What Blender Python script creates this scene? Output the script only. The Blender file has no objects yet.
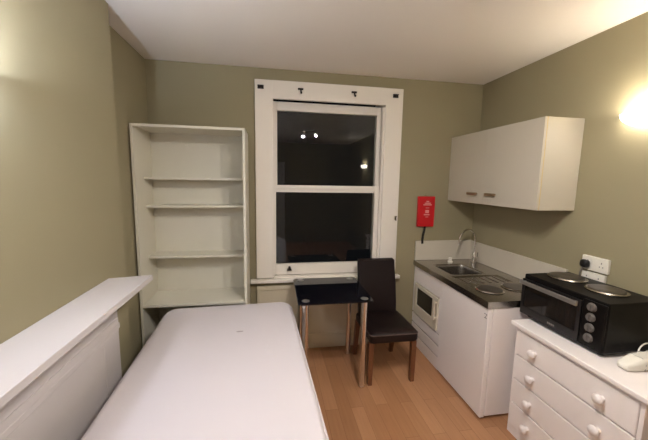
import bpy, bmesh, math
from mathutils import Vector, Matrix

scene = bpy.context.scene
COL = scene.collection
PI = math.pi

# ------------------------------------------------------------------ materials
def srgb(r, g, b):
    def f(c):
        c /= 255.0
        return c / 12.92 if c <= 0.04045 else ((c + 0.055) / 1.055) ** 2.4
    return (f(r), f(g), f(b), 1.0)

def mat(name, col, rough=0.5, metal=0.0, spec=0.5, noise=0.0, nscale=8.0, bump=0.0, bscale=60.0, coat=0.0, stretch=None):
    m = bpy.data.materials.new(name)
    m.use_nodes = True
    nt = m.node_tree
    b = nt.nodes['Principled BSDF']
    b.inputs['Base Color'].default_value = col
    b.inputs['Roughness'].default_value = rough
    b.inputs['Metallic'].default_value = metal
    b.inputs['Specular IOR Level'].default_value = spec
    b.inputs['Coat Weight'].default_value = coat
    tc = nt.nodes.new('ShaderNodeTexCoord')
    src = tc.outputs['Object']
    if stretch:
        mp = nt.nodes.new('ShaderNodeMapping')
        mp.inputs['Scale'].default_value = stretch
        nt.links.new(src, mp.inputs['Vector'])
        src = mp.outputs['Vector']
    if noise:
        n = nt.nodes.new('ShaderNodeTexNoise')
        n.inputs['Scale'].default_value = nscale
        n.inputs['Detail'].default_value = 4.0
        nt.links.new(src, n.inputs['Vector'])
        mx = nt.nodes.new('ShaderNodeMix')
        mx.data_type = 'RGBA'
        mx.inputs[6].default_value = tuple(c * (1 - noise) for c in col[:3]) + (1,)
        mx.inputs[7].default_value = tuple(min(1, c * (1 + noise)) for c in col[:3]) + (1,)
        nt.links.new(n.outputs['Fac'], mx.inputs[0])
        nt.links.new(mx.outputs[2], b.inputs['Base Color'])
    if bump:
        n2 = nt.nodes.new('ShaderNodeTexNoise')
        n2.inputs['Scale'].default_value = bscale
        n2.inputs['Detail'].default_value = 3.0
        nt.links.new(src, n2.inputs['Vector'])
        bp = nt.nodes.new('ShaderNodeBump')
        bp.inputs['Strength'].default_value = bump
        bp.inputs['Distance'].default_value = 0.002
        nt.links.new(n2.outputs['Fac'], bp.inputs['Height'])
        nt.links.new(bp.outputs['Normal'], b.inputs['Normal'])
    return m

def emit(name, col, strength):
    m = bpy.data.materials.new(name)
    m.use_nodes = True
    b = m.node_tree.nodes['Principled BSDF']
    b.inputs['Base Color'].default_value = (0.9, 0.88, 0.82, 1)
    b.inputs['Emission Color'].default_value = col
    b.inputs['Emission Strength'].default_value = strength
    return m

def floor_mat():
    m = bpy.data.materials.new('oak_laminate')
    m.use_nodes = True
    nt = m.node_tree
    b = nt.nodes['Principled BSDF']
    tc = nt.nodes.new('ShaderNodeTexCoord')
    mp = nt.nodes.new('ShaderNodeMapping')
    mp.inputs['Rotation'].default_value = (0, 0, PI / 2)
    nt.links.new(tc.outputs['Object'], mp.inputs['Vector'])
    br = nt.nodes.new('ShaderNodeTexBrick')
    br.inputs['Scale'].default_value = 1.0
    br.inputs['Brick Width'].default_value = 0.85
    br.inputs['Row Height'].default_value = 0.095
    br.inputs['Mortar Size'].default_value = 0.0012
    br.inputs['Color1'].default_value = srgb(186, 138, 100)
    br.inputs['Color2'].default_value = srgb(166, 118, 81)
    br.inputs['Mortar'].default_value = srgb(138, 94, 62)
    br.offset = 0.37
    nt.links.new(mp.outputs['Vector'], br.inputs['Vector'])
    mp2 = nt.nodes.new('ShaderNodeMapping')
    mp2.inputs['Scale'].default_value = (38, 2.2, 1)
    nt.links.new(tc.outputs['Object'], mp2.inputs['Vector'])
    n = nt.nodes.new('ShaderNodeTexNoise')
    n.inputs['Scale'].default_value = 1.6
    n.inputs['Detail'].default_value = 5
    nt.links.new(mp2.outputs['Vector'], n.inputs['Vector'])
    mx = nt.nodes.new('ShaderNodeMix')
    mx.data_type = 'RGBA'
    mx.blend_type = 'MULTIPLY'
    mx.inputs[0].default_value = 0.32
    rp = nt.nodes.new('ShaderNodeValToRGB')
    rp.color_ramp.elements[0].position = 0.3
    rp.color_ramp.elements[0].color = (0.62, 0.55, 0.5, 1)
    rp.color_ramp.elements[1].position = 0.7
    rp.color_ramp.elements[1].color = (1, 1, 1, 1)
    nt.links.new(n.outputs['Fac'], rp.inputs['Fac'])
    nt.links.new(br.outputs['Color'], mx.inputs[6])
    nt.links.new(rp.outputs['Color'], mx.inputs[7])
    nt.links.new(mx.outputs[2], b.inputs['Base Color'])
    b.inputs['Roughness'].default_value = 0.42
    return m

def glass_mat():
    m = bpy.data.materials.new('window_glass')
    m.use_nodes = True
    b = m.node_tree.nodes['Principled BSDF']
    b.inputs['Base Color'].default_value = (0.95, 0.97, 0.96, 1)
    b.inputs['Roughness'].default_value = 0.015
    b.inputs['Transmission Weight'].default_value = 1.0
    b.inputs['IOR'].default_value = 1.42
    return m

WALL = mat('olive_wall_paint', srgb(152, 142, 113), 0.75, spec=0.25, noise=0.03, nscale=3, bump=0.05, bscale=120)
CEIL = mat('ceiling_paint', srgb(240, 232, 222), 0.8, spec=0.2, noise=0.02, nscale=2)
GLOSSW = mat('white_gloss_paint', srgb(232, 224, 212), 0.38, noise=0.02, nscale=5)
MANTELW = mat('white_mantel_paint', srgb(202, 194, 190), 0.4, noise=0.02, nscale=5)
PANELW = mat('cream_panel_paint', srgb(214, 201, 174), 0.55, noise=0.03, nscale=4)
SHELFW = mat('white_laminate', srgb(218, 212, 194), 0.45, noise=0.015, nscale=3)
UNITW = mat('white_melamine', srgb(240, 231, 226), 0.4, noise=0.015, nscale=4)
CABW = mat('white_cabinet_melamine', srgb(190, 181, 164), 0.42, noise=0.015, nscale=4)
EDGE = mat('cream_edge_strip', srgb(196, 174, 130), 0.5, noise=0.02)
CHESTW = mat('white_painted_wood', srgb(244, 235, 230), 0.42, noise=0.02, nscale=5)
SPLASH = mat('splashback_laminate', srgb(202, 193, 176), 0.4, noise=0.02, nscale=5)
BEDW = mat('white_mattress_ticking', srgb(208, 200, 201), 0.85, spec=0.2, noise=0.02, nscale=3, bump=0.15, bscale=180)
DIVAN = mat('divan_fabric', srgb(200, 190, 178), 0.9, spec=0.2, noise=0.05, nscale=30)
GREYTAB = mat('grey_tuft', srgb(168, 158, 156), 0.8, noise=0.05)
FLOOR = floor_mat()
GLASS = glass_mat()
DARKHOLE = mat('outside_brick_dark', srgb(60, 50, 44), 0.9, noise=0.2, nscale=12)
BLACKGLASS = mat('black_table_glass', (0.003, 0.003, 0.006, 1), 0.05, spec=0.4, noise=0.02)
CHROME = mat('polished_chrome', (0.78, 0.75, 0.72, 1), 0.16, metal=1.0, noise=0.02)
STEEL = mat('brushed_steel', (0.42, 0.39, 0.35, 1), 0.25, metal=1.0, noise=0.06, nscale=20, stretch=(30, 1, 1))
STEELD = mat('hob_plate_iron', (0.38, 0.35, 0.32, 1), 0.28, metal=1.0, noise=0.06, nscale=20)
PLATE = mat('dark_hot_plate', (0.17, 0.15, 0.135, 1), 0.3, metal=0.9, noise=0.06, nscale=20)
HANDLE = mat('bronze_handle', (0.42, 0.32, 0.22, 1), 0.38, metal=1.0, noise=0.05)
LEATHER = mat('brown_faux_leather', srgb(24, 12, 11), 0.45, spec=0.3, noise=0.1, nscale=25, bump=0.12, bscale=140)
PIPING = mat('leather_piping', srgb(78, 58, 52), 0.4, noise=0.05)
LEGWOOD = mat('stained_wood_leg', srgb(104, 62, 36), 0.4, noise=0.18, nscale=8, stretch=(20, 20, 1))
BLACK = mat('black_enamel', srgb(12, 9, 8), 0.42, spec=0.2, noise=0.1, nscale=30)
BLACKP = mat('black_plastic', srgb(20, 18, 18), 0.45, noise=0.05)
OVGLASS = mat('dark_oven_glass', (0.012, 0.010, 0.009, 1), 0.08, spec=0.6, noise=0.05)
KNOBG = mat('silver_grey_knob', srgb(96, 90, 85), 0.55, metal=0.0, noise=0.03)
SILVER = mat('silver_bar', (0.45, 0.43, 0.41, 1), 0.35, metal=0.85, noise=0.03)
RED = mat('red_plastic', srgb(196, 18, 28), 0.45, noise=0.04)
WHITEP = mat('white_plastic', srgb(236, 230, 216), 0.4, noise=0.02)
REDMARK = mat('pale_print', srgb(225, 150, 145), 0.5, noise=0.03)
GREYMARK = mat('grey_print', srgb(135, 126, 120), 0.5, noise=0.03)
IRON = mat('dark_iron', srgb(42, 36, 32), 0.5, metal=0.6, noise=0.1)
BRASS = mat('aged_brass', (0.42, 0.33, 0.2, 1), 0.4, metal=1.0, noise=0.1)
TANFIT = mat('cream_door_rim', srgb(216, 205, 184), 0.45, noise=0.03)
BROWNF = mat('brown_door_paint', srgb(120, 100, 82), 0.5, noise=0.05)
LAMPGLASS = emit('lit_frosted_glass', (1.0, 0.94, 0.83, 1), 11.0)
LAMPGLASSC = emit('lit_frosted_glass_cool', (0.84, 0.96, 1.2, 1), 24.0)
BULB = emit('lit_bulb', (1.0, 0.93, 0.82, 1), 500.0)
BULBC = emit('lit_bulb_cool', (0.84, 0.96, 1.2, 1), 1400.0)
BULBFILL = emit('fill_bulb_neutral', (1.0, 0.97, 0.95, 1), 2600.0)  # only for the added fill lamp on the left wall
SPOTBULB = emit('lit_spot_bulb', (1.0, 0.96, 0.94, 1), 1500.0)

# ------------------------------------------------------------------ mesh helpers
def new():
    return bmesh.new()

def _xf(vs, M):
    for v in vs:
        v.co = M @ v.co

def add_box(bm, x0, x1, y0, y1, z0, z1, bevel=0.0, seg=2):
    r = bmesh.ops.create_cube(bm, size=1.0)
    vs = r['verts']
    for v in vs:
        v.co = Vector(((x0 + x1) / 2 + v.co.x * (x1 - x0), (y0 + y1) / 2 + v.co.y * (y1 - y0), (z0 + z1) / 2 + v.co.z * (z1 - z0)))
    if bevel:
        es = list({e for v in vs for e in v.link_edges})
        bmesh.ops.bevel(bm, geom=es, offset=bevel, segments=seg, profile=0.5, affect='EDGES')

def add_cyl(bm, p0, p1, r0, r1=None, n=20, caps=True):
    r1 = r0 if r1 is None else r1
    p0, p1 = Vector(p0), Vector(p1)
    d = (p1 - p0)
    q = d.to_track_quat('Z', 'Y')
    rings = []
    for p, r in ((p0, r0), (p1, r1)):
        rings.append([bm.verts.new(p + q @ Vector((r * math.cos(2 * PI * i / n), r * math.sin(2 * PI * i / n), 0))) for i in range(n)])
    for i in range(n):
        j = (i + 1) % n
        bm.faces.new((rings[0][i], rings[0][j], rings[1][j], rings[1][i]))
    if caps:
        bm.faces.new(rings[0][::-1])
        bm.faces.new(rings[1])

def add_tube(bm, pts, r, n=12):
    pts = [Vector(p) for p in pts]
    rings = []
    up = None
    for i, p in enumerate(pts):
        d = (pts[min(i + 1, len(pts) - 1)] - pts[max(i - 1, 0)]).normalized()
        if up is None:
            up = d.orthogonal().normalized()
        up = (up - d * up.dot(d)).normalized()
        s = d.cross(up)
        rings.append([bm.verts.new(p + up * r * math.cos(2 * PI * k / n) + s * r * math.sin(2 * PI * k / n)) for k in range(n)])
    for a, b in zip(rings, rings[1:]):
        for k in range(n):
            j = (k + 1) % n
            bm.faces.new((a[k], a[j], b[j], b[k]))
    bm.faces.new(rings[0][::-1])
    bm.faces.new(rings[-1])

def add_lathe(bm, prof, M=Matrix(), n=28):
    # prof: (radius, height) from bottom to top, about local Z
    rings = []
    for r, h in prof:
        if r < 1e-6:
            rings.append([bm.verts.new(M @ Vector((0, 0, h)))])
        else:
            rings.append([bm.verts.new(M @ Vector((r * math.cos(2 * PI * i / n), r * math.sin(2 * PI * i / n), h))) for i in range(n)])
    for a, b in zip(rings, rings[1:]):
        if len(a) == 1 and len(b) == 1:
            continue
        for i in range(n):
            j = (i + 1) % n
            if len(a) == 1:
                bm.faces.new((a[0], b[j], b[i]))
            elif len(b) == 1:
                bm.faces.new((a[i], a[j], b[0]))
            else:
                bm.faces.new((a[i], a[j], b[j], b[i]))
    if len(rings[0]) > 1:
        bm.faces.new(rings[0][::-1])
    if len(rings[-1]) > 1:
        bm.faces.new(rings[-1])

def add_prism(bm, poly, z0, z1):
    a = [bm.verts.new((x, y, z0)) for x, y in poly]
    b = [bm.verts.new((x, y, z1)) for x, y in poly]
    n = len(poly)
    bm.faces.new(a[::-1])
    bm.faces.new(b)
    for i in range(n):
        j = (i + 1) % n
        bm.faces.new((a[i], a[j], b[j], b[i]))

def rrect(x0, x1, y0, y1, r, seg=6):
    out = []
    for cx, cy, a0 in ((x1 - r, y1 - r, 0), (x0 + r, y1 - r, 90), (x0 + r, y0 + r, 180), (x1 - r, y0 + r, 270)):
        for k in range(seg + 1):
            a = math.radians(a0 + 90 * k / seg)
            out.append((cx + r * math.cos(a), cy + r * math.sin(a)))
    return out

def add_loops(bm, loops, cap0=True, cap1=True):
    rings = [[bm.verts.new(p) for p in L] for L in loops]
    n = len(rings[0])
    for a, b in zip(rings, rings[1:]):
        for i in range(n):
            j = (i + 1) % n
            bm.faces.new((a[i], a[j], b[j], b[i]))
    if cap0:
        bm.faces.new(rings[0][::-1])
    if cap1:
        bm.faces.new(rings[-1])

def obj(name, bm, m, parent=None, smooth=False, M=None):
    bmesh.ops.recalc_face_normals(bm, faces=bm.faces[:])
    me = bpy.data.meshes.new(name)
    if M is not None:
        bm.transform(M)
    bm.to_mesh(me)
    bm.free()
    me.materials.append(m)
    if smooth:
        for p in me.polygons:
            p.use_smooth = True
        me.set_sharp_from_angle(angle=math.radians(50))
    o = bpy.data.objects.new(name, me)
    COL.objects.link(o)
    if smooth:
        wn = o.modifiers.new('weighted_normals', 'WEIGHTED_NORMAL')
        wn.keep_sharp = True
        wn.weight = 100
    if parent is not None:
        o.parent = parent
    return o

def box(name, m, x0, x1, y0, y1, z0, z1, bevel=0.0, parent=None, seg=2):
    bm = new()
    add_box(bm, x0, x1, y0, y1, z0, z1, bevel, seg)
    return obj(name, bm, m, parent, smooth=bevel > 0)

def thing(name, label, cat, loc=(0, 0, 0), rz=0.0, group=None):
    o = bpy.data.objects.new(name, None)
    o.empty_display_size = 0.1
    COL.objects.link(o)
    o.location = loc
    o.rotation_euler = (0, 0, rz)
    o['label'] = label
    o['category'] = cat
    if group:
        o['group'] = group
    return o

def tag(o, label, cat, group=None):
    o['label'] = label
    o['category'] = cat
    if group:
        o['group'] = group
    return o

def struct(o):
    o['kind'] = 'structure'
    return o

def dup(root, loc, rz=None, label=None):
    r = root.copy()
    COL.objects.link(r)
    r.location = loc
    if rz is not None:
        r.rotation_euler = (0, 0, rz)
    if label:
        r['label'] = label
    for ch in list(root.children):
        c = ch.copy()
        COL.objects.link(c)
        c.parent = r
        for g in list(ch.children):
            d = g.copy()
            COL.objects.link(d)
            d.parent = c
    return r

# ------------------------------------------------------------------ room shell
D, XR, XL, XB, H, YF = 2.881, 2.059, -1.01, -0.89, 2.607, -2.3
WX0, WX1, WZ0, WZ1 = 0.015, 1.055, 0.735, 2.355       # window opening
T = 0.25

struct(box('floor', FLOOR, XL - T, XR + T, YF - T, D + T, -0.12, 0.0))
struct(box('ceiling', CEIL, XL - T, XR + T, YF - T, D + T, H, H + 0.12))
bm = new()
add_box(bm, XL - T, WX0, D, D + T, 0, H)
add_box(bm, WX1, XR + T, D, D + T, 0, H)
add_box(bm, WX0, WX1, D, D + T, WZ1 + 0.07, H)
add_box(bm, WX0, WX1, D, D + T, 0, WZ0)
struct(obj('wall_back', bm, WALL))
struct(box('wall_left', WALL, XL - T, XL, YF, D, 0, H))
struct(box('wall_chimney', WALL, XL, XB, 0.10, 2.045, 0, H, 0.004))
struct(box('wall_right', WALL, XR, XR + T, YF, D, 0, H))
struct(box('wall_front', WALL, XL - T, XR + T, YF - T, YF, 0, H))

# panel below the window, and skirting
bm = new()
px0, px1 = -0.135, 1.20
add_box(bm, px0, px1, D - 0.012, D, 0.16, 0.655)
add_box(bm, px0, px1, D - 0.026, D - 0.012, 0.615, 0.655, 0.004)
add_box(bm, px0, px0 + 0.035, D - 0.022, D - 0.012, 0.16, 0.615, 0.003)
add_box(bm, px1 - 0.035, px1, D - 0.022, D - 0.012, 0.16, 0.615, 0.003)
struct(obj('trim_1', bm, PANELW))
bm = new()
add_box(bm, XL, 1.425, D - 0.02, D, 0.0, 0.145, 0.003)
add_box(bm, XL, 1.425, D - 0.014, D, 0.145, 0.16, 0.003)
struct(obj('baseboard_back', bm, PANELW))
bm = new()
add_box(bm, XL, XL + 0.016, 2.046, D - 0.02, 0.0, 0.16, 0.003)
struct(obj('baseboard_left', bm, PANELW))

# door in the wall behind the camera (seen only as a reflection in the panes)
dr = bpy.data.objects.new('door_1', None)
COL.objects.link(dr)
struct(dr)
bm = new()
add_box(bm, -0.55, 0.25, YF + 0.002, YF + 0.04, 0.0, 2.0, 0.004)
obj('door_leaf', bm, GLOSSW, dr)
bm = new()
add_box(bm, -0.65, -0.55, YF, YF + 0.05, 0.0, 2.1, 0.004)
add_box(bm, 0.25, 0.35, YF, YF + 0.05, 0.0, 2.1, 0.004)
add_box(bm, -0.55, 0.25, YF, YF + 0.05, 2.0, 2.1, 0.004)
obj('door_frame', bm, GLOSSW, dr)

# ------------------------------------------------------------------ sash window
win = bpy.data.objects.new('window_1', None)
COL.objects.link(win)
struct(win)
bm = new()
FX0, FX1, FZ1 = -0.136, 1.222, 2.505
yf = D - 0.028
# architrave
add_box(bm, FX0, WX0 + 0.002, yf, D + 0.001, 0.735, FZ1, 0.004)
add_box(bm, WX1 - 0.002, FX1, yf, D + 0.001, 0.735, FZ1, 0.004)
add_box(bm, WX0, WX1, yf, D + 0.001, WZ1 - 0.002, FZ1, 0.0)
# box lining of the opening (left, right, head, foot)
add_box(bm, WX0 - 0.02, WX0 + 0.006, D - 0.01, D + T, 0.735, WZ1 + 0.07)
add_box(bm, WX1 - 0.006, WX1 + 0.02, D - 0.01, D + T, 0.735, WZ1 + 0.07)
obj('window_frame', bm, GLOSSW, win, smooth=True)
bm = new()
add_box(bm, WX0 + 0.006, WX1 - 0.006, D - 0.012, D + T, 0.69, 0.740)
add_box(bm, -0.19, 1.262, D - 0.066, D + 0.0, 0.694, 0.726, 0.008, 3)
obj('window_sill', bm, GLOSSW, win, smooth=True)

# upper sash, further out
ys0, ys1 = D + 0.085, D + 0.125
bm = new()
ux0, ux1 = WX0 + 0.006, WX1 - 0.006
add_box(bm, ux0, 0.058, ys0, ys1, 1.555, 2.356, 0.003)
add_box(bm, 1.012, ux1, ys0, ys1, 1.555, 2.356, 0.003)
add_box(bm, 0.058, 1.012, ys0, ys1, 2.278, 2.356, 0.003)
add_box(bm, 0.058, 1.012, ys0, ys1, 1.535, 1.60, 0.003)
us = obj('upper_sash', bm, GLOSSW, win, smooth=True)
box('pane', GLASS, 0.054, 1.016, ys0 + 0.018, ys0 + 0.022, 1.59, 2.28, parent=us)
# lower sash, nearer
yl0, yl1 = D + 0.030, D + 0.072
bm = new()
add_box(bm, ux0, 0.045, yl0, yl1, 0.746, 1.600, 0.003)
add_box(bm, 0.998, ux1, yl0, yl1, 0.746, 1.600, 0.003)
add_box(bm, 0.045, 0.998, yl0, yl1, 0.746, 0.850, 0.003)
add_box(bm, 0.045, 0.998, yl0, yl1, 1.566, 1.600, 0.003)
add_box(bm, 0.045, 0.998, yl0 + 0.014, yl1, 1.535, 1.566, 0.002)
ls = obj('lower_sash', bm, GLOSSW, win, smooth=True)
box('pane', GLASS, 0.04, 1.003, yl0 + 0.020, yl0 + 0.024, 0.845, 1.54, parent=ls)
# small dark sash lift on the bottom rail
bm = new()
v = [(0.145, 0), (0.195, 0), (0.178, 0.042), (0.162, 0.042)]
a = [bm.verts.new((x, yl0 - 0.001, 0.785 + z)) for x, z in v]
b = [bm.verts.new((x * 0.8 + 0.034, yl0 - 0.022, 0.788 + z * 0.8)) for x, z in v]
bm.faces.new(a)
bm.faces.new(b[::-1])
for i in range(4):
    j = (i + 1) % 4
    bm.faces.new((a[i], a[j], b[j], b[i]))
obj('sash_lift', bm, IRON, ls)
# inner parting beads
bm = new()
add_box(bm, ux0, ux0 + 0.012, D - 0.004, yl0 - 0.002, 0.746, WZ1 - 0.02)
add_box(bm, ux1 - 0.012, ux1, D - 0.004, yl0 - 0.002, 0.746, WZ1 - 0.02)
obj('window_trim', bm, GLOSSW, win)

# fittings screwed to the architrave
def blind_bracket(x, z, label):
    t = thing('blind_bracket', label, 'bracket', (x, yf, z), group='brackets on the window head')
    bm = new()
    add_box(bm, -0.026, 0.026, -0.004, 0.0, -0.015, 0.015)
    obj('back_plate', bm, IRON, t)
    bm = new()
    add_box(bm, -0.026, -0.020, -0.016, -0.004, -0.015, 0.015)
    add_box(bm, 0.002, 0.008, -0.016, -0.004, -0.015, 0.015)
    add_box(bm, -0.020, 0.026, -0.016, -0.004, 0.009, 0.015)
    obj('cradle', bm, IRON, t)
    return t
blind_bracket(-0.085, 2.44, 'small dark metal bracket at upper left corner of window frame')
blind_bracket(1.145, 2.437, 'small dark metal bracket at upper right corner of window frame')

def curtain_hook(x, z, label):
    t = thing('curtain_hook', label, 'hook', (x, yf, z), group='hooks on the window head')
    bm = new()
    add_box(bm, -0.026, 0.022, -0.012, 0.0, 0.010, 0.026, 0.002)
    obj('plate', bm, IRON, t)
    bm = new()
    add_tube(bm, [(0, -0.006, 0.014), (0, -0.016, 0.002), (0.001, -0.022, -0.016), (0.003, -0.034, -0.024), (0.003, -0.042, -0.014)], 0.007, 10)
    obj('hook_arm', bm, IRON, t, smooth=True)
    return t
curtain_hook(0.262, 2.425, 'dark T-shaped hook on window head, the one nearer the bookcase')
curtain_hook(0.748, 2.428, 'dark T-shaped hook on window head, the one nearer the wall cabinet')

t = thing('blind_cleat', 'tiny dark cleat on the right upright of the window frame', 'cleat', (1.195, yf, 1.296))
bm = new()
add_box(bm, -0.008, 0.008, -0.006, 0.0, -0.020, 0.020, 0.002)
obj('plate', bm, BRASS, t)
bm = new()
add_tube(bm, [(0, -0.004, 0), (0, -0.016, 0.0), (0, -0.02, 0.012), (0, -0.024, 0.022)], 0.005, 8)
add_tube(bm, [(0, -0.016, 0), (0, -0.02, -0.012), (0, -0.024, -0.022)], 0.005, 8)
obj('horn', bm, IRON, t, smooth=True)

# ------------------------------------------------------------------ bookcase
bk = thing('bookcase', 'tall white open bookcase with five shelves between alcove wall and window', 'bookcase', (-0.594, 2.48, 0))
bx0, bx1 = -0.402, 0.399
by1 = 0.345
th = 0.019
box('side_panel', SHELFW, bx0, bx0 + th, 0, by1, 0, 2.033, 0.0012, bk)
box('side_panel', SHELFW, bx1 - th, bx1, 0, by1, 0, 2.033, 0.0012, bk)
box('top_panel', SHELFW, bx0 + th, bx1 - th, 0.003, by1, 2.014, 2.033, 0.001, bk)
box('back_panel', SHELFW, bx0 + th, bx1 - th, by1 - 0.008, by1 - 0.001, 0.06, 2.014, 0, bk)
for zt, yy in ((1.655, 0.165), (1.432, 0.165), (1.018, 0.165), (0.668, 0.003), (0.09, 0.003)):
    box('shelf', SHELFW, bx0 + th, bx1 - th, yy, by1 - 0.008, zt - 0.019, zt, 0.001, bk)
box('plinth', SHELFW, bx0 + th, bx1 - th, 0.02, 0.035, 0, 0.071, 0, bk)

# ------------------------------------------------------------------ bed
bed = thing('bed', 'bare white mattress on a divan base below the bookcase and window', 'bed', (-0.293, 1.93, 0.022), 0.046)
bm = new()
loops = []
W2, L0, L1 = 0.470, -1.36, 0.532
def prof(inset, z):
    return [(x, y, z) for x, y in rrect(-W2 + inset, W2 - inset, L0 + inset, L1 - inset, max(0.09 - inset, 0.02), 8)]
for inset, z in ((0.03, 0.362), (0.012, 0.368), (0.0, 0.385), (0.0, 0.41), (0.004, 0.50), (0.0, 0.59), (0.003, 0.612), (0.012, 0.628), (0.028, 0.637), (0.06, 0.6405), (0.2, 0.642)):
    loops.append(prof(inset, z))
add_loops(bm, loops)
mt = obj('mattress', bm, BEDW, bed, smooth=True)
bm = new()
for z in (0.388, 0.606):
    pts = [(x, y, z) for x, y in rrect(-W2 - 0.001, W2 + 0.001, L0 - 0.001, L1 + 0.001, 0.09, 8)]
    pts.append(pts[0])
    add_tube(bm, pts, 0.0055, 8)
obj('piping', bm, BEDW, mt, smooth=True)
bm = new()
add_loops(bm, [[(0.09 + 0.022 * math.cos(a), 0.04 + 0.007 * math.sin(a), z) for a in [2 * PI * k / 12 for k in range(12)]] for z in (0.6415, 0.6435)])
obj('tuft', bm, GREYTAB, mt)
bm = new()
add_box(bm, -W2 + 0.012, W2 - 0.012, L0 + 0.012, L1 - 0.012, 0.06, 0.360, 0.012, 3)
obj('divan_base', bm, DIVAN, bed, smooth=True)
for sx in (-1, 1):
    for yy in (L0 + 0.12, L1 - 0.12):
        bm = new()
        add_cyl(bm, (sx * 0.38, yy, -0.022), (sx * 0.38, yy, 0.062), 0.025)
        obj('foot', bm, BLACKP, bed, smooth=True)

# ------------------------------------------------------------------ fireplace surround on the chimney wall
fp = thing('fireplace_surround', 'white painted mantelpiece with deep shelf along the chimney wall beside the bed', 'mantelpiece', (XB, 1.15, 0))
def toM(x, y):
    return (x - XB, y - 1.15)
bm = new()
poly = [toM(XB + 0.0005, 0.42), toM(-0.677, 0.42), toM(-0.677, 1.876), toM(XB + 0.0005, 1.835)]
add_prism(bm, poly, 1.061, 1.093)
es = [e for e in bm.edges if abs(e.verts[0].co.z - e.verts[1].co.z) < 1e-6]
bmesh.ops.bevel(bm, geom=es, offset=0.004, segments=2, affect='EDGES', profile=0.5)
obj('mantel_shelf', bm, MANTELW, fp, smooth=True)
bm = new()
add_box(bm, 0.0005, 0.055, -0.63, 0.64, 0.88, 1.0605, 0.003)
obj('frieze', bm, MANTELW, fp, smooth=True)
for yy in (-0.63, 0.49):
    bm = new()
    add_box(bm, 0.0005, 0.055, yy, yy + 0.15, 0.0, 0.805, 0.001)
    obj('pilaster', bm, MANTELW, fp, smooth=True)
bm = new()
add_box(bm, 0.0005, 0.057, -0.632, 0.658, 0.815, 0.850, 0.008, 3)
add_box(bm, 0.0005, 0.0555, -0.631, 0.641, 0.805, 0.88, 0.0)
obj('moulding', bm, MANTELW, fp, smooth=True)
bm = new()
add_box(bm, 0.0005, 0.053, -0.48, 0.49, 0.0, 0.805)
obj('infill_panel', bm, MANTELW, fp)

# ------------------------------------------------------------------ glass table
tb = thing('glass_table', 'small square black glass table on chrome legs in front of the window', 'table', (0.486, 2.477, 0), -0.01)
tx, ty = 0.292, 0.305
bm = new()
add_loops(bm, [[(x, y, z) for x, y in rrect(-tx + i, tx - i, -ty + i, ty - i, 0.03, 6)] for i, z in ((0.003, 0.732), (0.0, 0.734), (0.0, 0.741), (0.003, 0.743))])
tp = obj('tabletop', bm, BLACKGLASS, tb)
for sx in (-1, 1):
    for sy in (-1, 1):
        x, y = sx * (tx - 0.062), sy * (ty - 0.062)
        bm = new()
        add_cyl(bm, (x, y, 0.014), (x, y, 0.724), 0.0245, n=28)
        lg = obj('leg', bm, CHROME, tb, smooth=True)
        bm = new()
        add_cyl(bm, (x, y, 0.0), (x, y, 0.0145), 0.0215, 0.026, n=24)
        obj('foot', bm, CHROME, lg, smooth=True)
        bm = new()
        add_lathe(bm, [(0.03, 0.7235), (0.03, 0.7325), (0.0, 0.7325)], Matrix.Translation((x, y, 0)))
        obj('collar', bm, CHROME, lg, smooth=True)
        bm = new()
        add_lathe(bm, [(0.030, 0.7425), (0.030, 0.7445), (0.027, 0.7462), (0.0, 0.7467)], Matrix.Translation((x, y, 0)))
        obj('mounting_disc', bm, SILVER, tp, smooth=True)

# ------------------------------------------------------------------ dining chair
ch = thing('dining_chair', 'dark brown faux leather high-backed chair tucked beside the glass table', 'chair', (0.973, 2.455, 0), 0.0)
bm = new()
loops = []
for i, z in ((0.022, 0.362), (0.006, 0.368), (0.0, 0.38), (0.0, 0.422), (0.004, 0.436), (0.018, 0.447), (0.06, 0.454), (0.12, 0.456)):
    loops.append([(x, y, z) for x, y in rrect(-0.205 + i, 0.205 - i, -0.245 + i, 0.215 - i, max(0.035 - i * 0.2, 0.012), 6)])
add_loops(bm, loops)
st = obj('seat', bm, LEATHER, ch, smooth=True)
bm = new()
pts = [(x, y, 0.4335) for x, y in rrect(-0.204, 0.204, -0.244, 0.16, 0.035, 6)]
pts.append(pts[0])
add_tube(bm, pts, 0.004, 6)
obj('piping', bm, PIPING, st, smooth=True)
# padded back: a slab leaning slightly backwards
bm = new()
loops = []
for k in range(13):
    s = k / 12
    z = 0.40 + s * 0.525
    yc = 0.195 + 0.075 * s * s + 0.02 * s
    t2 = 0.032 - 0.008 * s
    w = 0.184 - 0.004 * s
    if k == 12:
        w -= 0.012
        t2 -= 0.012
    if k == 11:
        z += 0.03
    loops.append([(x, yc + y, z) for x, y in rrect(-w, w, -t2, t2, min(0.018, t2 * 0.8), 5)])
add_loops(bm, loops)
obj('backrest', bm, LEATHER, ch, smooth=True)
for sx in (-1, 1):
    bm = new()
    x = 0.176 if sx > 0 else -0.188
    add_loops(bm, [[(x + dx * w, -0.207 + dy * w, z) for dx, dy in ((-1, -1), (1, -1), (1, 1), (-1, 1))] for w, z in ((0.0165, 0.0), (0.0195, 0.20), (0.0205, 0.363))])
    obj('leg', bm, LEGWOOD, ch)
    bm = new()
    add_loops(bm, [[(x + dx * w, y0 + dy * w, z) for dx, dy in ((-1, -1), (1, -1), (1, 1), (-1, 1))] for w, z, y0 in ((0.0165, 0.0, 0.252), (0.0195, 0.20, 0.215), (0.0205, 0.3695, 0.180))])
    obj('leg', bm, LEGWOOD, ch)

# ------------------------------------------------------------------ kitchen run along the right wall
KX = 1.44            # front plane of the units
KY = 2.352           # split between oven housing and fridge
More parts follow.
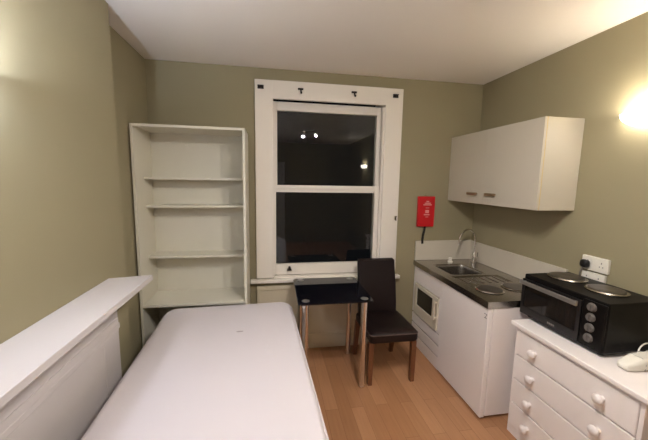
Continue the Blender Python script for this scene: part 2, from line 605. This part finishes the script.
# oven housing
hs = thing('oven_housing', 'white kitchen base unit with drawers holding the small oven in the corner', 'kitchen cabinet', (KX, 2.61, 0))
bm = new()
x1 = XR - KX - 0.002
y0, y1 = KY + 0.002 - 2.61, D - 0.004 - 2.61
add_box(bm, 0.016, x1, y0, y0 + 0.016, 0.0, 0.812)
add_box(bm, 0.016, x1, y1 - 0.016, y1, 0.0, 0.812)
add_box(bm, 0.016, x1, y0 + 0.016, y1 - 0.016, 0.318, 0.334)
add_box(bm, 0.016, x1, y0 + 0.016, y1 - 0.016, 0.10, 0.112)
add_box(bm, 0.016, 0.07, y0 + 0.016, y1 - 0.016, 0.800, 0.812)
add_box(bm, x1 - 0.06, x1 - 0.01, y0 + 0.016, y1 - 0.016, 0.800, 0.812)
add_box(bm, x1 - 0.01, x1, y0 + 0.016, y1 - 0.016, 0.112, 0.80)
obj('body', bm, UNITW, hs)
box('fascia', UNITW, 0.0, 0.016, y0 + 0.002, y1 - 0.002, 0.652, 0.810, 0.002, hs)
for za, zb in ((0.228, 0.318), (0.124, 0.214)):
    d = box('drawer', UNITW, 0.0, 0.016, y0 + 0.002, y1 - 0.002, za, zb, 0.002, hs)
box('plinth', UNITW, 0.002, 0.016, y0 + 0.002, y1 - 0.002, 0.0, 0.110, 0.0, hs)

for ya, yb in ((y0 + 0.002, y0 + 0.031), (y1 - 0.039, y1 - 0.002)):
    box('stile', UNITW, 0.0, 0.016, ya, yb, 0.334, 0.648, 0.001, hs)
ov = thing('built_in_oven', 'small white built-in oven with dark window under the sink worktop', 'oven', (KX, 2.61, 0.334))
oy0, oy1 = y0 + 0.036, y1 - 0.044
box('body', BLACKP, 0.018, 0.45, oy0 + 0.004, oy1 - 0.004, 0.001, 0.310, 0.002, ov)
bm = new()
zA, zB = 0.006, 0.308
wy0, wy1, wz0, wz1 = -0.130, 0.172, 0.098, 0.278
add_box(bm, -0.012, 0.017, oy0, wy0, zA + 0.002, zB, 0.003)
add_box(bm, -0.012, 0.017, wy1, oy1, zA + 0.002, zB, 0.003)
add_box(bm, -0.012, 0.017, wy0, wy1, zA + 0.002, wz0)
add_box(bm, -0.012, 0.017, wy0, wy1, wz1, zB)
dd = obj('door', bm, TANFIT, ov)
box('glass', OVGLASS, -0.004, 0.002, wy0 - 0.003, wy1 + 0.003, wz0 - 0.003, wz1 + 0.003, 0, dd)
bm = new()
add_box(bm, -0.036, -0.026, oy0 + 0.006, oy0 + 0.024, 0.11, 0.285, 0.003)
add_box(bm, -0.028, -0.011, oy0 + 0.008, oy0 + 0.022, 0.12, 0.135)
add_box(bm, -0.028, -0.011, oy0 + 0.008, oy0 + 0.022, 0.26, 0.275)
obj('handle', bm, TANFIT, dd, smooth=True)

# fridge
fr = thing('fridge', 'white under-counter fridge with plain door at the near end of the worktop', 'fridge', (KX, 2.07, 0))
fy0, fy1 = 1.770 - 2.07, KY - 0.004 - 2.07
box('body', UNITW, 0.034, 0.60, fy0 + 0.002, fy1, 0.02, 0.812, 0.004, fr)
d = box('door', UNITW, -0.006, 0.030, fy0, fy1, 0.012, 0.808, 0.006, fr, 3)
bm = new()
# little grey maker's mark: a zigzag of three strokes
for (p, q) in (((0.010, 0.768), (0.040, 0.768)), ((0.014, 0.766), (0.028, 0.742)), ((0.012, 0.740), (0.040, 0.740))):
    y_0, z_0, y_1, z_1 = fy0 + p[0], p[1], fy0 + q[0], q[1]
    dv = Vector((0, y_1 - y_0, z_1 - z_0)).normalized()
    nv = Vector((0, -dv.z, dv.y)) * 0.0022
    P0, P1 = Vector((-0.0063, y_0, z_0)), Vector((-0.0063, y_1, z_1))
    add_loops(bm, [[p_ + Vector((dx, 0, 0)) for p_ in (P0 - nv, P1 - nv, P1 + nv, P0 + nv)] for dx in (0.0004, -0.0004)])
obj('logo', bm, GREYMARK, d)
for yy in (fy0 + 0.05, fy1 - 0.05):
    for xx in (0.08, 0.54):
        bm = new()
        add_cyl(bm, (xx, yy, 0), (xx, yy, 0.022), 0.02)
        obj('foot', bm, BLACKP, fr)

# stainless sink top with basin, drainer and two hob plates
WT0, WT1 = 0.815, 0.862
wx0, wx1, wy0_, wy1_ = 1.425, XR - 0.001, 1.768, D - 0.001
wk = thing('sink_worktop', 'stainless steel sink top with basin, drainer and two hob plates in the corner', 'worktop', (wx0, wy0_, 0.813))
def toW(x, y, z):
    return (x - wx0, y - wy0_, z - 0.813)
bx = (1.53, 1.86)
byy = (2.36, 2.70)
dx_ = (1.50, 1.93)
dyy = (2.13, 2.335)
bm = new()
# top sheet with two rectangular openings, built as a grid of quads
xs = sorted({wx0, wx1, bx[0], bx[1], dx_[0], dx_[1]})
ysl = sorted({wy0_, wy1_, byy[0], byy[1], dyy[0], dyy[1]})
grid = {}
for x in xs:
    for y in ysl:
        grid[(x, y)] = bm.verts.new(toW(x, y, WT1))
for i in range(len(xs) - 1):
    for j in range(len(ysl) - 1):
        cx, cy = (xs[i] + xs[i + 1]) / 2, (ysl[j] + ysl[j + 1]) / 2
        if bx[0] < cx < bx[1] and byy[0] < cy < byy[1]:
            continue
        if dx_[0] < cx < dx_[1] and dyy[0] < cy < dyy[1]:
            continue
        bm.faces.new((grid[(xs[i], ysl[j])], grid[(xs[i + 1], ysl[j])], grid[(xs[i + 1], ysl[j + 1])], grid[(xs[i], ysl[j + 1])]))
# hanging rim all around
add_box(bm, 0, 0.004, 0, wy1_ - wy0_, WT0 - 0.813, WT1 - 0.813 - 0.0002)
add_box(bm, 0.004, wx1 - wx0, 0, 0.004, WT0 - 0.813, WT1 - 0.813 - 0.0002)
top = obj('sheet', bm, STEEL, wk)
bm = new()
lo = []
for i, z in ((0.0, WT1 - 0.0005), (0.012, WT1 - 0.006), (0.018, WT1 - 0.03), (0.026, 0.735), (0.05, 0.722)):
    lo.append([toW(x, y, z) for x, y in rrect(bx[0] + i, bx[1] - i, byy[0] + i, byy[1] - i, 0.05 if i else 0.002, 6)])
add_loops(bm, lo, cap0=False)
obj('basin', bm, STEEL, wk, smooth=True)
bm = new()
add_lathe(bm, [(0.0, 0.7225), (0.038, 0.7235), (0.042, 0.7265), (0.030, 0.7255), (0.012, 0.7245), (0.0, 0.7245)], Matrix.Translation((1.66 - wx0, 2.53 - wy0_, -0.813)))
obj('drain', bm, CHROME, wk, smooth=True)
bm = new()
lo = []
for i, z in ((0.0, WT1 - 0.0005), (0.010, WT1 - 0.004), (0.016, WT1 - 0.009)):
    lo.append([toW(x, y, z) for x, y in rrect(dx_[0] + i, dx_[1] - i, dyy[0] + i, dyy[1] - i, 0.03 if i else 0.002, 6)])
add_loops(bm, lo, cap0=False)
for k in range(6):
    xx = dx_[0] + 0.05 + k * 0.064
    add_box(bm, xx - wx0, xx + 0.014 - wx0, dyy[0] + 0.03 - wy0_, dyy[1] - 0.03 - wy0_, WT1 - 0.010 - 0.813, WT1 - 0.005 - 0.813, 0.002)
obj('drainer', bm, STEEL, wk, smooth=True)
for x, y in ((1.60, 1.985), (1.835, 2.005)):
    bm = new()
    add_lathe(bm, [(0.094, 0.0493), (0.096, 0.053), (0.090, 0.056), (0.086, 0.054), (0.0855, 0.0595), (0.080, 0.0615), (0.03, 0.0610), (0.0, 0.0608)], Matrix.Translation((x - wx0, y - wy0_, 0)), 40)
    hp = obj('hot_plate', bm, PLATE, wk, smooth=True)
    bm = new()
    add_lathe(bm, [(0.0955, 0.0495), (0.0985, 0.053), (0.092, 0.0572), (0.088, 0.0555)], Matrix.Translation((x - wx0, y - wy0_, 0)), 40)
    obj('rim', bm, CHROME, hp, smooth=True)

# tap
tp_ = thing('faucet', 'chrome swan-neck tap standing at the back of the sink', 'faucet', (2.003, 2.742, WT1))
bm = new()
add_lathe(bm, [(0.030, 0.0003), (0.030, 0.008), (0.021, 0.014), (0.021, 0.07), (0.016, 0.085), (0.011, 0.10), (0.0, 0.10)])
obj('base', bm, CHROME, tp_, smooth=True)
bm = new()
pts = [(0, 0, 0.095), (0, 0, 0.17), (0, 0, 0.218)]
R = 0.118
for k in range(1, 15):
    a = PI * k / 14
    pts.append((-(R - R * math.cos(a)) * 0.95, -(R - R * math.cos(a)) * 0.30, 0.218 + R * math.sin(a)))
pts.append((pts[-1][0], pts[-1][1], 0.20))
add_tube(bm, pts, 0.0095, 12)
obj('spout', bm, CHROME, tp_, smooth=True)
bm = new()
add_cyl(bm, (0, -0.018, 0.052), (0, -0.055, 0.060), 0.012, 0.014)
add_cyl(bm, (0, -0.05, 0.058), (-0.01, -0.062, 0.115), 0.006, 0.008)
obj('lever', bm, CHROME, tp_, smooth=True)

# plug standing in the basin corner
pg = thing('sink_plug', 'small white sink plug left on the steel rim behind the basin', 'plug', (1.742, 2.738, WT1))
bm = new()
add_lathe(bm, [(0.020, 0.0003), (0.024, 0.012), (0.024, 0.018), (0.016, 0.02), (0.014, 0.045), (0.017, 0.052), (0.0, 0.056)])
obj('body', bm, WHITEP, pg, smooth=True)

# splashback: an L of upstand boards
sb = thing('splashback', 'low white upstand board behind the steel sink top in the corner', 'splashback', (XR, D, WT1))
bm = new()
add_box(bm, 1.432 - XR, -0.001, -0.018, -0.001, 0.0008, 0.20, 0.002)
obj('rear_board', bm, SPLASH, sb)
bm = new()
add_box(bm, -0.018, -0.001, 1.80 - D, -0.0185, 0.0008, 0.195, 0.002)
obj('side_board', bm, SPLASH, sb)

# ------------------------------------------------------------------ wall cabinet
cx0, cx1, cy0, cy1, cz0, cz1 = 1.756, XR - 0.001, 1.810, 2.879, 1.473, 2.087
wc = thing('wall_cabinet', 'white two-door wall cabinet hung above the sink', 'cabinet', (cx0, cy0, cz0))
dth = 0.018
w_, d_, h_ = cx1 - cx0, cy1 - cy0, cz1 - cz0
bm = new()
add_box(bm, dth + 0.0062, w_, 0, 0.017, 0, h_, 0.001)
add_box(bm, dth + 0.0062, w_, d_ - 0.017, d_, 0, h_, 0.001)
add_box(bm, dth + 0.002, w_, 0.017, d_ - 0.017, 0, 0.017)
add_box(bm, dth + 0.002, w_, 0.017, d_ - 0.017, h_ - 0.017, h_)
add_box(bm, w_ - 0.006, w_, 0.017, d_ - 0.017, 0.017, h_ - 0.017)
obj('body', bm, CABW, wc)
bm = new()
add_box(bm, dth - 0.001, dth + 0.006, 0.0005, d_ - 0.0005, 0.001, h_ - 0.001)
obj('edge_strip', bm, EDGE, wc)
mid = 2.362 - cy0
for a, b, hy0, hy1 in ((0.001, mid - 0.0006, 2.187, 2.312), (mid + 0.0006, d_ - 0.001, 2.412, 2.548)):
    dd = box('door', CABW, 0, dth - 0.001, a, b, 0.0, h_, 0.0015, wc)
    bm = new()
    ya, yb = hy0 - cy0, hy1 - cy0
    zz = 1.558 - cz0
    add_box(bm, -0.026, -0.018, ya, yb, zz - 0.011, zz + 0.011, 0.003)
    add_cyl(bm, (-0.02, ya + 0.02, zz), (0, ya + 0.02, zz), 0.005, n=10)
    add_cyl(bm, (-0.02, yb - 0.02, zz), (0, yb - 0.02, zz), 0.005, n=10)
    obj('handle', bm, HANDLE, dd, smooth=True)

# ------------------------------------------------------------------ fire blanket
fb = thing('fire_blanket', 'red fire blanket packet hanging on the wall beside the window', 'fire blanket', (1.518, D, 1.36))
bm = new()
add_box(bm, -0.089, 0.089, -0.032, -0.001, -0.152, 0.150, 0.008, 3)
pk = obj('packet', bm, RED, fb, smooth=True)
bm = new()
add_box(bm, -0.006, 0.006, -0.010, -0.001, 0.1495, 0.168, 0.002)
obj('hanger', bm, BRASS, fb)
bm = new()
for (xa, xb, za, zb) in ((-0.006, 0.022, 0.093, 0.106), (-0.022, 0.040, 0.078, 0.088), (-0.036, 0.052, 0.062, 0.073), (-0.010, 0.028, 0.034, 0.040), (-0.012, 0.026, -0.014, 0.016), (-0.026, 0.034, -0.036, -0.024), (-0.008, 0.022, -0.056, -0.050)):
    add_box(bm, xa, xb, -0.0326, -0.0318, za, zb)
obj('print', bm, REDMARK, pk)
bm = new()
add_loops(bm, [[(x + dx, y + dy, z) for dx, dy in ((-0.011, -0.002), (0.011, -0.002), (0.011, 0.002), (-0.011, 0.002))] for x, y, z in ((0.0, -0.02, -0.150), (-0.006, -0.022, -0.19), (-0.016, -0.022, -0.24), (-0.022, -0.024, -0.29), (-0.020, -0.025, -0.325))])
obj('pull_strap', bm, BLACKP, fb)

# ------------------------------------------------------------------ chest of drawers
CX, CYN, CYF, CZ = 1.543, 0.93, 1.694, 0.767
cd = thing('chest_of_drawers', 'white painted chest of drawers with round knobs under the tabletop oven', 'chest of drawers', (CX, CYN, 0))
W = CYF - CYN
bm = new()
add_box(bm, 0.0, XR - 0.004 - CX, 0, W, CZ - 0.026, CZ, 0.005, 3)
obj('top', bm, CHESTW, cd, smooth=True)
bm = new()
ix = 0.024
add_box(bm, ix, XR - 0.01 - CX, 0.028, 0.046, 0, CZ - 0.0265)
add_box(bm, ix, XR - 0.01 - CX, W - 0.046, W - 0.028, 0, CZ - 0.0265)
add_box(bm, XR - 0.02 - CX, XR - 0.01 - CX, 0.046, W - 0.046, 0, CZ - 0.0265)
add_box(bm, ix + 0.016, ix + 0.03, 0.046, W - 0.046, 0.0, CZ - 0.0265)
add_box(bm, ix + 0.001, ix + 0.016, 0.046, W - 0.046, 0.0, 0.062)
add_box(bm, ix + 0.001, ix + 0.016, 0.046, W - 0.046, CZ - 0.046, CZ - 0.0265)
obj('carcass', bm, CHESTW, cd)
zt = CZ - 0.048
for k in range(4):
    zb = zt - 0.158
    dz = box('drawer', CHESTW, ix - 0.006, ix + 0.015, 0.048, W - 0.048, zb, zt, 0.005, cd, 3)
    for yy in (1.51 - CYN, 1.122 - CYN):
        bm = new()
        M = Matrix.Translation((ix - 0.0055, yy, (zb + zt) / 2 - 0.005)) @ Matrix.Rotation(-PI / 2, 4, 'Y')
        add_lathe(bm, [(0.014, 0.0), (0.012, 0.010), (0.0125, 0.015), (0.023, 0.022), (0.025, 0.030), (0.021, 0.038), (0.011, 0.042), (0.0, 0.043)], M, 24)
        obj('knob', bm, CHESTW, dz, smooth=True)
    zt = zb - 0.008

# ------------------------------------------------------------------ tabletop oven with hot plates
OX, OY0, OY1, OZ = 1.658, 1.224, 1.757, CZ
mo = thing('tabletop_oven', 'black tabletop mini oven with two hot plates on the chest of drawers', 'oven', (OX, OY0, OZ))
ow, od, oh = OY1 - OY0, 0.355, 0.290
z0 = 0.022
bm = new()
add_box(bm, 0.012, od, 0, ow, z0, oh, 0.008, 3)
obj('body', bm, BLACK, mo, smooth=True)
bm = new()
add_box(bm, -0.001, 0.013, 0.004, 0.125, z0 + 0.002, oh - 0.012, 0.004)
cp = obj('control_panel', bm, BLACK, mo, smooth=True)
bm = new()
dy0, dy1, dz0, dz1 = 0.128, ow - 0.004, z0 + 0.004, oh - 0.030
gy0, gy1, gz0, gz1 = dy0 + 0.022, dy1 - 0.022, dz0 + 0.050, dz1 - 0.044
add_box(bm, -0.003, 0.0125, dy0, gy0, dz0, dz1)
add_box(bm, -0.003, 0.0125, gy1, dy1, dz0, dz1)
add_box(bm, -0.003, 0.0125, gy0, gy1, dz0, gz0)
add_box(bm, -0.003, 0.0125, gy0, gy1, gz1, dz1)
dr_ = obj('door', bm, BLACKP, mo)
box('glass', OVGLASS, 0.0, 0.006, gy0 - 0.002, gy1 + 0.002, gz0 - 0.002, gz1 + 0.002, 0, dr_)
bm = new()
hz = dz1 - 0.018
add_box(bm, -0.034, -0.020, dy0 + 0.004, dy1 - 0.004, hz - 0.013, hz + 0.013, 0.004)
add_box(bm, -0.022, -0.002, dy0 + 0.02, dy0 + 0.034, hz - 0.008, hz + 0.008)
add_box(bm, -0.022, -0.002, dy1 - 0.034, dy1 - 0.02, hz - 0.008, hz + 0.008)
obj('handle', bm, SILVER, dr_, smooth=True)
bm = new()
for k in range(4):
    yk = 0.318 - k * 0.0125
    add_box(bm, -0.0036, -0.0028, yk - 0.010, yk, dz0 + 0.016, dz0 + 0.027)
obj('logo', bm, GREYMARK, dr_)
for zz in (1.014, 0.958, 0.902, 0.845):
    bm = new()
    M = Matrix.Translation((-0.0005, 1.296 - OY0, zz - OZ)) @ Matrix.Rotation(-PI / 2, 4, 'Y')
    add_lathe(bm, [(0.024, 0.0), (0.024, 0.004), (0.021, 0.006), (0.019, 0.014), (0.0, 0.015)], M, 24)
    kb = obj('knob', bm, KNOBG, cp, smooth=True)
    bm = new()
    add_box(bm, -0.021, -0.0145, 1.296 - OY0 - 0.003, 1.296 - OY0 + 0.003, zz - OZ - 0.016, zz - OZ + 0.016, 0.001)
    obj('grip', bm, KNOBG, kb)
for y, r in ((1.632 - OY0, 0.096), (1.395 - OY0, 0.088)):
    bm = new()
    add_lathe(bm, [(r + 0.006, oh - 0.0005), (r + 0.008, oh + 0.006), (r, oh + 0.010), (r - 0.004, oh + 0.007), (r - 0.006, oh + 0.014), (r - 0.014, oh + 0.0165), (0.03, oh + 0.0155), (0.0, oh + 0.015)], Matrix.Translation((0.205, y, 0)), 40)
    hp = obj('hot_plate', bm, PLATE, mo, smooth=True)
    bm = new()
    add_lathe(bm, [(r + 0.0082, oh + 0.001), (r + 0.0095, oh + 0.006), (r + 0.002, oh + 0.0112), (r - 0.002, oh + 0.0095)], Matrix.Translation((0.205, y, 0)), 40)
    obj('rim', bm, STEEL, hp, smooth=True)
for xx in (0.05, od - 0.04):
    for yy in (0.04, ow - 0.04):
        bm = new()
        add_cyl(bm, (xx, yy, 0.0), (xx, yy, z0 + 0.001), 0.015, 0.018)
        obj('foot', bm, BLACKP, mo)

# ------------------------------------------------------------------ sockets and plug
def socket(y, z, w, h, label, name='wall_socket'):
    t = thing(name, label, 'socket', (XR, y, z), group='white sockets above the tabletop oven')
    bm = new()
    add_box(bm, -0.022, -0.001, -w / 2, w / 2, -h / 2, h / 2, 0.004, 3)
    pl = obj('face_plate', bm, WHITEP, t, smooth=True)
    for s in (-1, 1):
        bm = new()
        add_box(bm, -0.025, -0.0215, s * w * 0.1 - 0.006, s * w * 0.1 + 0.006, h * 0.12, h * 0.34, 0.001)
        obj('switch', bm, WHITEP, pl)
        bm = new()
        add_box(bm, -0.0225, -0.0215, s * w * 0.26 - 0.003, s * w * 0.26 + 0.003, h * 0.10, h * 0.22)
        add_box(bm, -0.0225, -0.0215, s * w * 0.26 - 0.013, s * w * 0.26 - 0.007, -h * 0.14, -h * 0.06)
        add_box(bm, -0.0225, -0.0215, s * w * 0.26 + 0.007, s * w * 0.26 + 0.013, -h * 0.14, -h * 0.06)
        obj('pin_slot', bm, GREYMARK, pl)
    return t
socket(1.616, 1.147, 0.165, 0.092, 'white double wall socket with a black plug in it, upper of the two')
socket(1.618, 1.046, 0.145, 0.088, 'white double wall socket half hidden behind the oven, lower of the two')
pl = thing('power_plug', 'black mains plug pushed into the upper white wall socket', 'plug', (XR - 0.0225, 1.659, 1.142))
bm = new()
add_box(bm, -0.042, -0.0006, -0.026, 0.026, -0.026, 0.026, 0.018, 5)
obj('plug_body', bm, BLACKP, pl, smooth=True)
bm = new()
add_tube(bm, [(-0.022, 0.008, -0.022), (-0.021, 0.016, -0.04), (-0.016, 0.028, -0.065), (-0.006, 0.036, -0.09), (0.005, 0.040, -0.12), (0.012, 0.042, -0.16), (0.014, 0.044, -0.30)], 0.0042, 8)
obj('cord', bm, GREYMARK, pl, smooth=True)

# ------------------------------------------------------------------ white extension lead on the chest
el = thing('extension_lead', 'white extension socket end with looped cable on the chest beside the oven', 'extension lead', (1.664, 1.134, CZ), 0.03)
el.scale = (1.12, 1.12, 1.12)
bm = new()
loops = []
for x, hw, h0, h1 in ((0.0, 0.012, 0.012, 0.022), (0.008, 0.024, 0.004, 0.032), (0.04, 0.031, 0.0005, 0.042), (0.07, 0.033, 0.0005, 0.048), (0.075, 0.036, 0.0005, 0.054), (0.30, 0.036, 0.0005, 0.054), (0.31, 0.030, 0.003, 0.05)):
    L = []
    hh = (h1 - h0) / 2
    for y, z in rrect(-hw, hw, -hh, hh, min(hw, hh) * 0.6, 4):
        L.append((x, y, (h0 + h1) / 2 + z))
    loops.append(L)
add_loops(bm, loops)
eb = obj('body', bm, WHITEP, el, smooth=True)
bm = new()
add_loops(bm, [[(x + 0.0012 * sgn, y, z) for y, z in [(-0.0355, 0.006), (-0.0362, 0.035), (-0.022, 0.0545), (0.022, 0.0545), (0.0362, 0.035), (0.0355, 0.006)]] for x, sgn in ((0.0785, -1), (0.0785, 1))])
obj('seam', bm, GREYMARK, eb)
bm = new()
pts = []
for k in range(25):
    a = -0.4 + (PI + 0.8) * k / 24
    pts.append((0.225 - 0.062 * math.cos(a), 0.048 + 0.012 * math.sin(a), 0.012 + 0.055 * max(0.0, math.sin(a))))
add_tube(bm, pts, 0.0032, 8)
obj('cable', bm, WHITEP, el, smooth=True)

# ------------------------------------------------------------------ lamps
def wall_lamp(loc, rz, label, glass, lit):
    # uplighter: a quarter-ellipsoid frosted bowl with its rim level, local +X points into the room
    t = thing('wall_lamp', label, 'wall lamp', loc, rz, group='frosted bowl wall uplighters')
    bm = new()
    A, B, Cc = 0.105, 0.162, 0.080
    n, m_ = 24, 8
    def shell(s):
        rows = []
        for j in range(m_ + 1):
            ph = (PI / 2) * j / m_          # 0 at rim, 90 deg at the bottom
            row = []
            for i in range(n + 1):
                th = -PI / 2 + PI * i / n
                row.append(bm.verts.new((0.004 + A * s * math.cos(th) * math.cos(ph), B * s * math.sin(th) * math.cos(ph), -Cc * s * math.sin(ph))))
            rows.append(row)
        for j in range(m_):
            for i in range(n):
                bm.faces.new((rows[j][i], rows[j][i + 1], rows[j + 1][i + 1], rows[j + 1][i]))
        return rows
    o_, i_ = shell(1.0), shell(0.94)
    for i in range(n):
        bm.faces.new((o_[0][i], o_[0][i + 1], i_[0][i + 1], i_[0][i]))
    bmesh.ops.remove_doubles(bm, verts=bm.verts[:], dist=1e-5)
    obj('lamp_shade', bm, glass, t, smooth=True)
    bm = new()
    add_box(bm, 0.0005, 0.010, -0.05, 0.05, -0.06, -0.01, 0.003)
    obj('wall_plate', bm, WHITEP, t)
    bm = new()
    add_lathe(bm, [(0.0, -0.038), (0.009, -0.035), (0.014, -0.024), (0.011, -0.014), (0.0, -0.010)], Matrix.Translation((0.05, 0, 0)), 16)
    obj('bulb', bm, lit, t, smooth=True)
    return t

wall_lamp((XR, 1.415, 2.055), PI, 'lit frosted glass wall uplighter on the wall beside the cabinet', LAMPGLASS, BULB)
wall_lamp((XB, 1.02, 1.97), 0.0, 'lit frosted glass wall uplighter above the mantelpiece', LAMPGLASSC, BULBC)
wall_lamp((XR, -0.72, 2.0), PI, 'lit frosted glass wall uplighter reflected in the upper window pane', LAMPGLASS, BULB)

wall_lamp((XL, -0.62, 2.03), 0.0, 'added unseen fill lamp, frosted glass uplighter on the left wall beyond the chimney', LAMPGLASSC, BULBFILL)  # extra lamp out of view, added to brighten chest and fridge fronts

# twin-bulb ceiling fitting above the bed end (seen in the window as two bright dots)
DROP = -0.19
cs = thing('ceiling_light', 'twin ceiling light mirrored as two bright dots in the upper window pane', 'ceiling light', (0.607, 0.925, H), math.radians(56.6))
bm = new()
add_lathe(bm, [(0.05, -0.028), (0.052, -0.0005)])
obj('ceiling_rose', bm, WHITEP, cs, smooth=True)
bm = new()
add_cyl(bm, (0, 0, -0.028), (0, 0, DROP + 0.01), 0.008, n=12)
obj('stem', bm, CHROME, cs, smooth=True)
bm = new()
add_box(bm, -0.19, 0.19, -0.016, 0.016, DROP - 0.012, DROP + 0.010, 0.004)
obj('bar', bm, CHROME, cs, smooth=True)
for s in (-1, 1):
    T_ = Matrix.Translation((s * 0.156, 0, DROP))
    bm = new()
    add_lathe(bm, [(0.016, -0.012), (0.028, -0.022), (0.034, -0.069), (0.0315, -0.069), (0.025, -0.030), (0.0, -0.030)], T_, 20)
    sp = obj('cup', bm, WHITEP, cs, smooth=True)
    bm = new()
    add_lathe(bm, [(0.0, -0.086), (0.010, -0.0835), (0.0165, -0.077), (0.021, -0.066), (0.020, -0.052), (0.012, -0.0305), (0.0, -0.0305)], T_, 20)
    obj('bulb', bm, SPOTBULB, sp, smooth=True)

# ------------------------------------------------------------------ night outside
w = bpy.data.worlds.new('night_sky')
scene.world = w
w.use_nodes = True
bg = w.node_tree.nodes['Background']
bg.inputs['Color'].default_value = (0.010, 0.011, 0.013, 1)
bg.inputs['Strength'].default_value = 0.2

# ------------------------------------------------------------------ camera
cam = bpy.data.cameras.new('camera')
co = bpy.data.objects.new('camera', cam)
COL.objects.link(co)
cam.sensor_width = 36.0
cam.sensor_fit = 'HORIZONTAL'
cam.lens = 36.0 * 310.16 / 648.0
cam.clip_start = 0.02
ya, pi_, ro = 0.1699, -0.127, 0.0171
r = Vector((math.cos(ya), -math.sin(ya), 0))
f = Vector((math.sin(ya) * math.cos(pi_), math.cos(ya) * math.cos(pi_), math.sin(pi_)))
u = r.cross(f)
r2 = r * math.cos(ro) + u * math.sin(ro)
u2 = -r * math.sin(ro) + u * math.cos(ro)
M = Matrix(((r2.x, u2.x, -f.x, 0), (r2.y, u2.y, -f.y, 0), (r2.z, u2.z, -f.z, 1.65), (0, 0, 0, 1)))
co.matrix_world = M
scene.camera = co

vs = scene.view_settings
vs.view_transform = 'Standard'
vs.look = 'None'
vs.gamma = 1.0
vs.use_curve_mapping = False
vs.exposure = 0.78
scene.cycles.use_denoising = True
scene.cycles.max_bounces = 10
scene.cycles.sample_clamp_indirect = 50.0
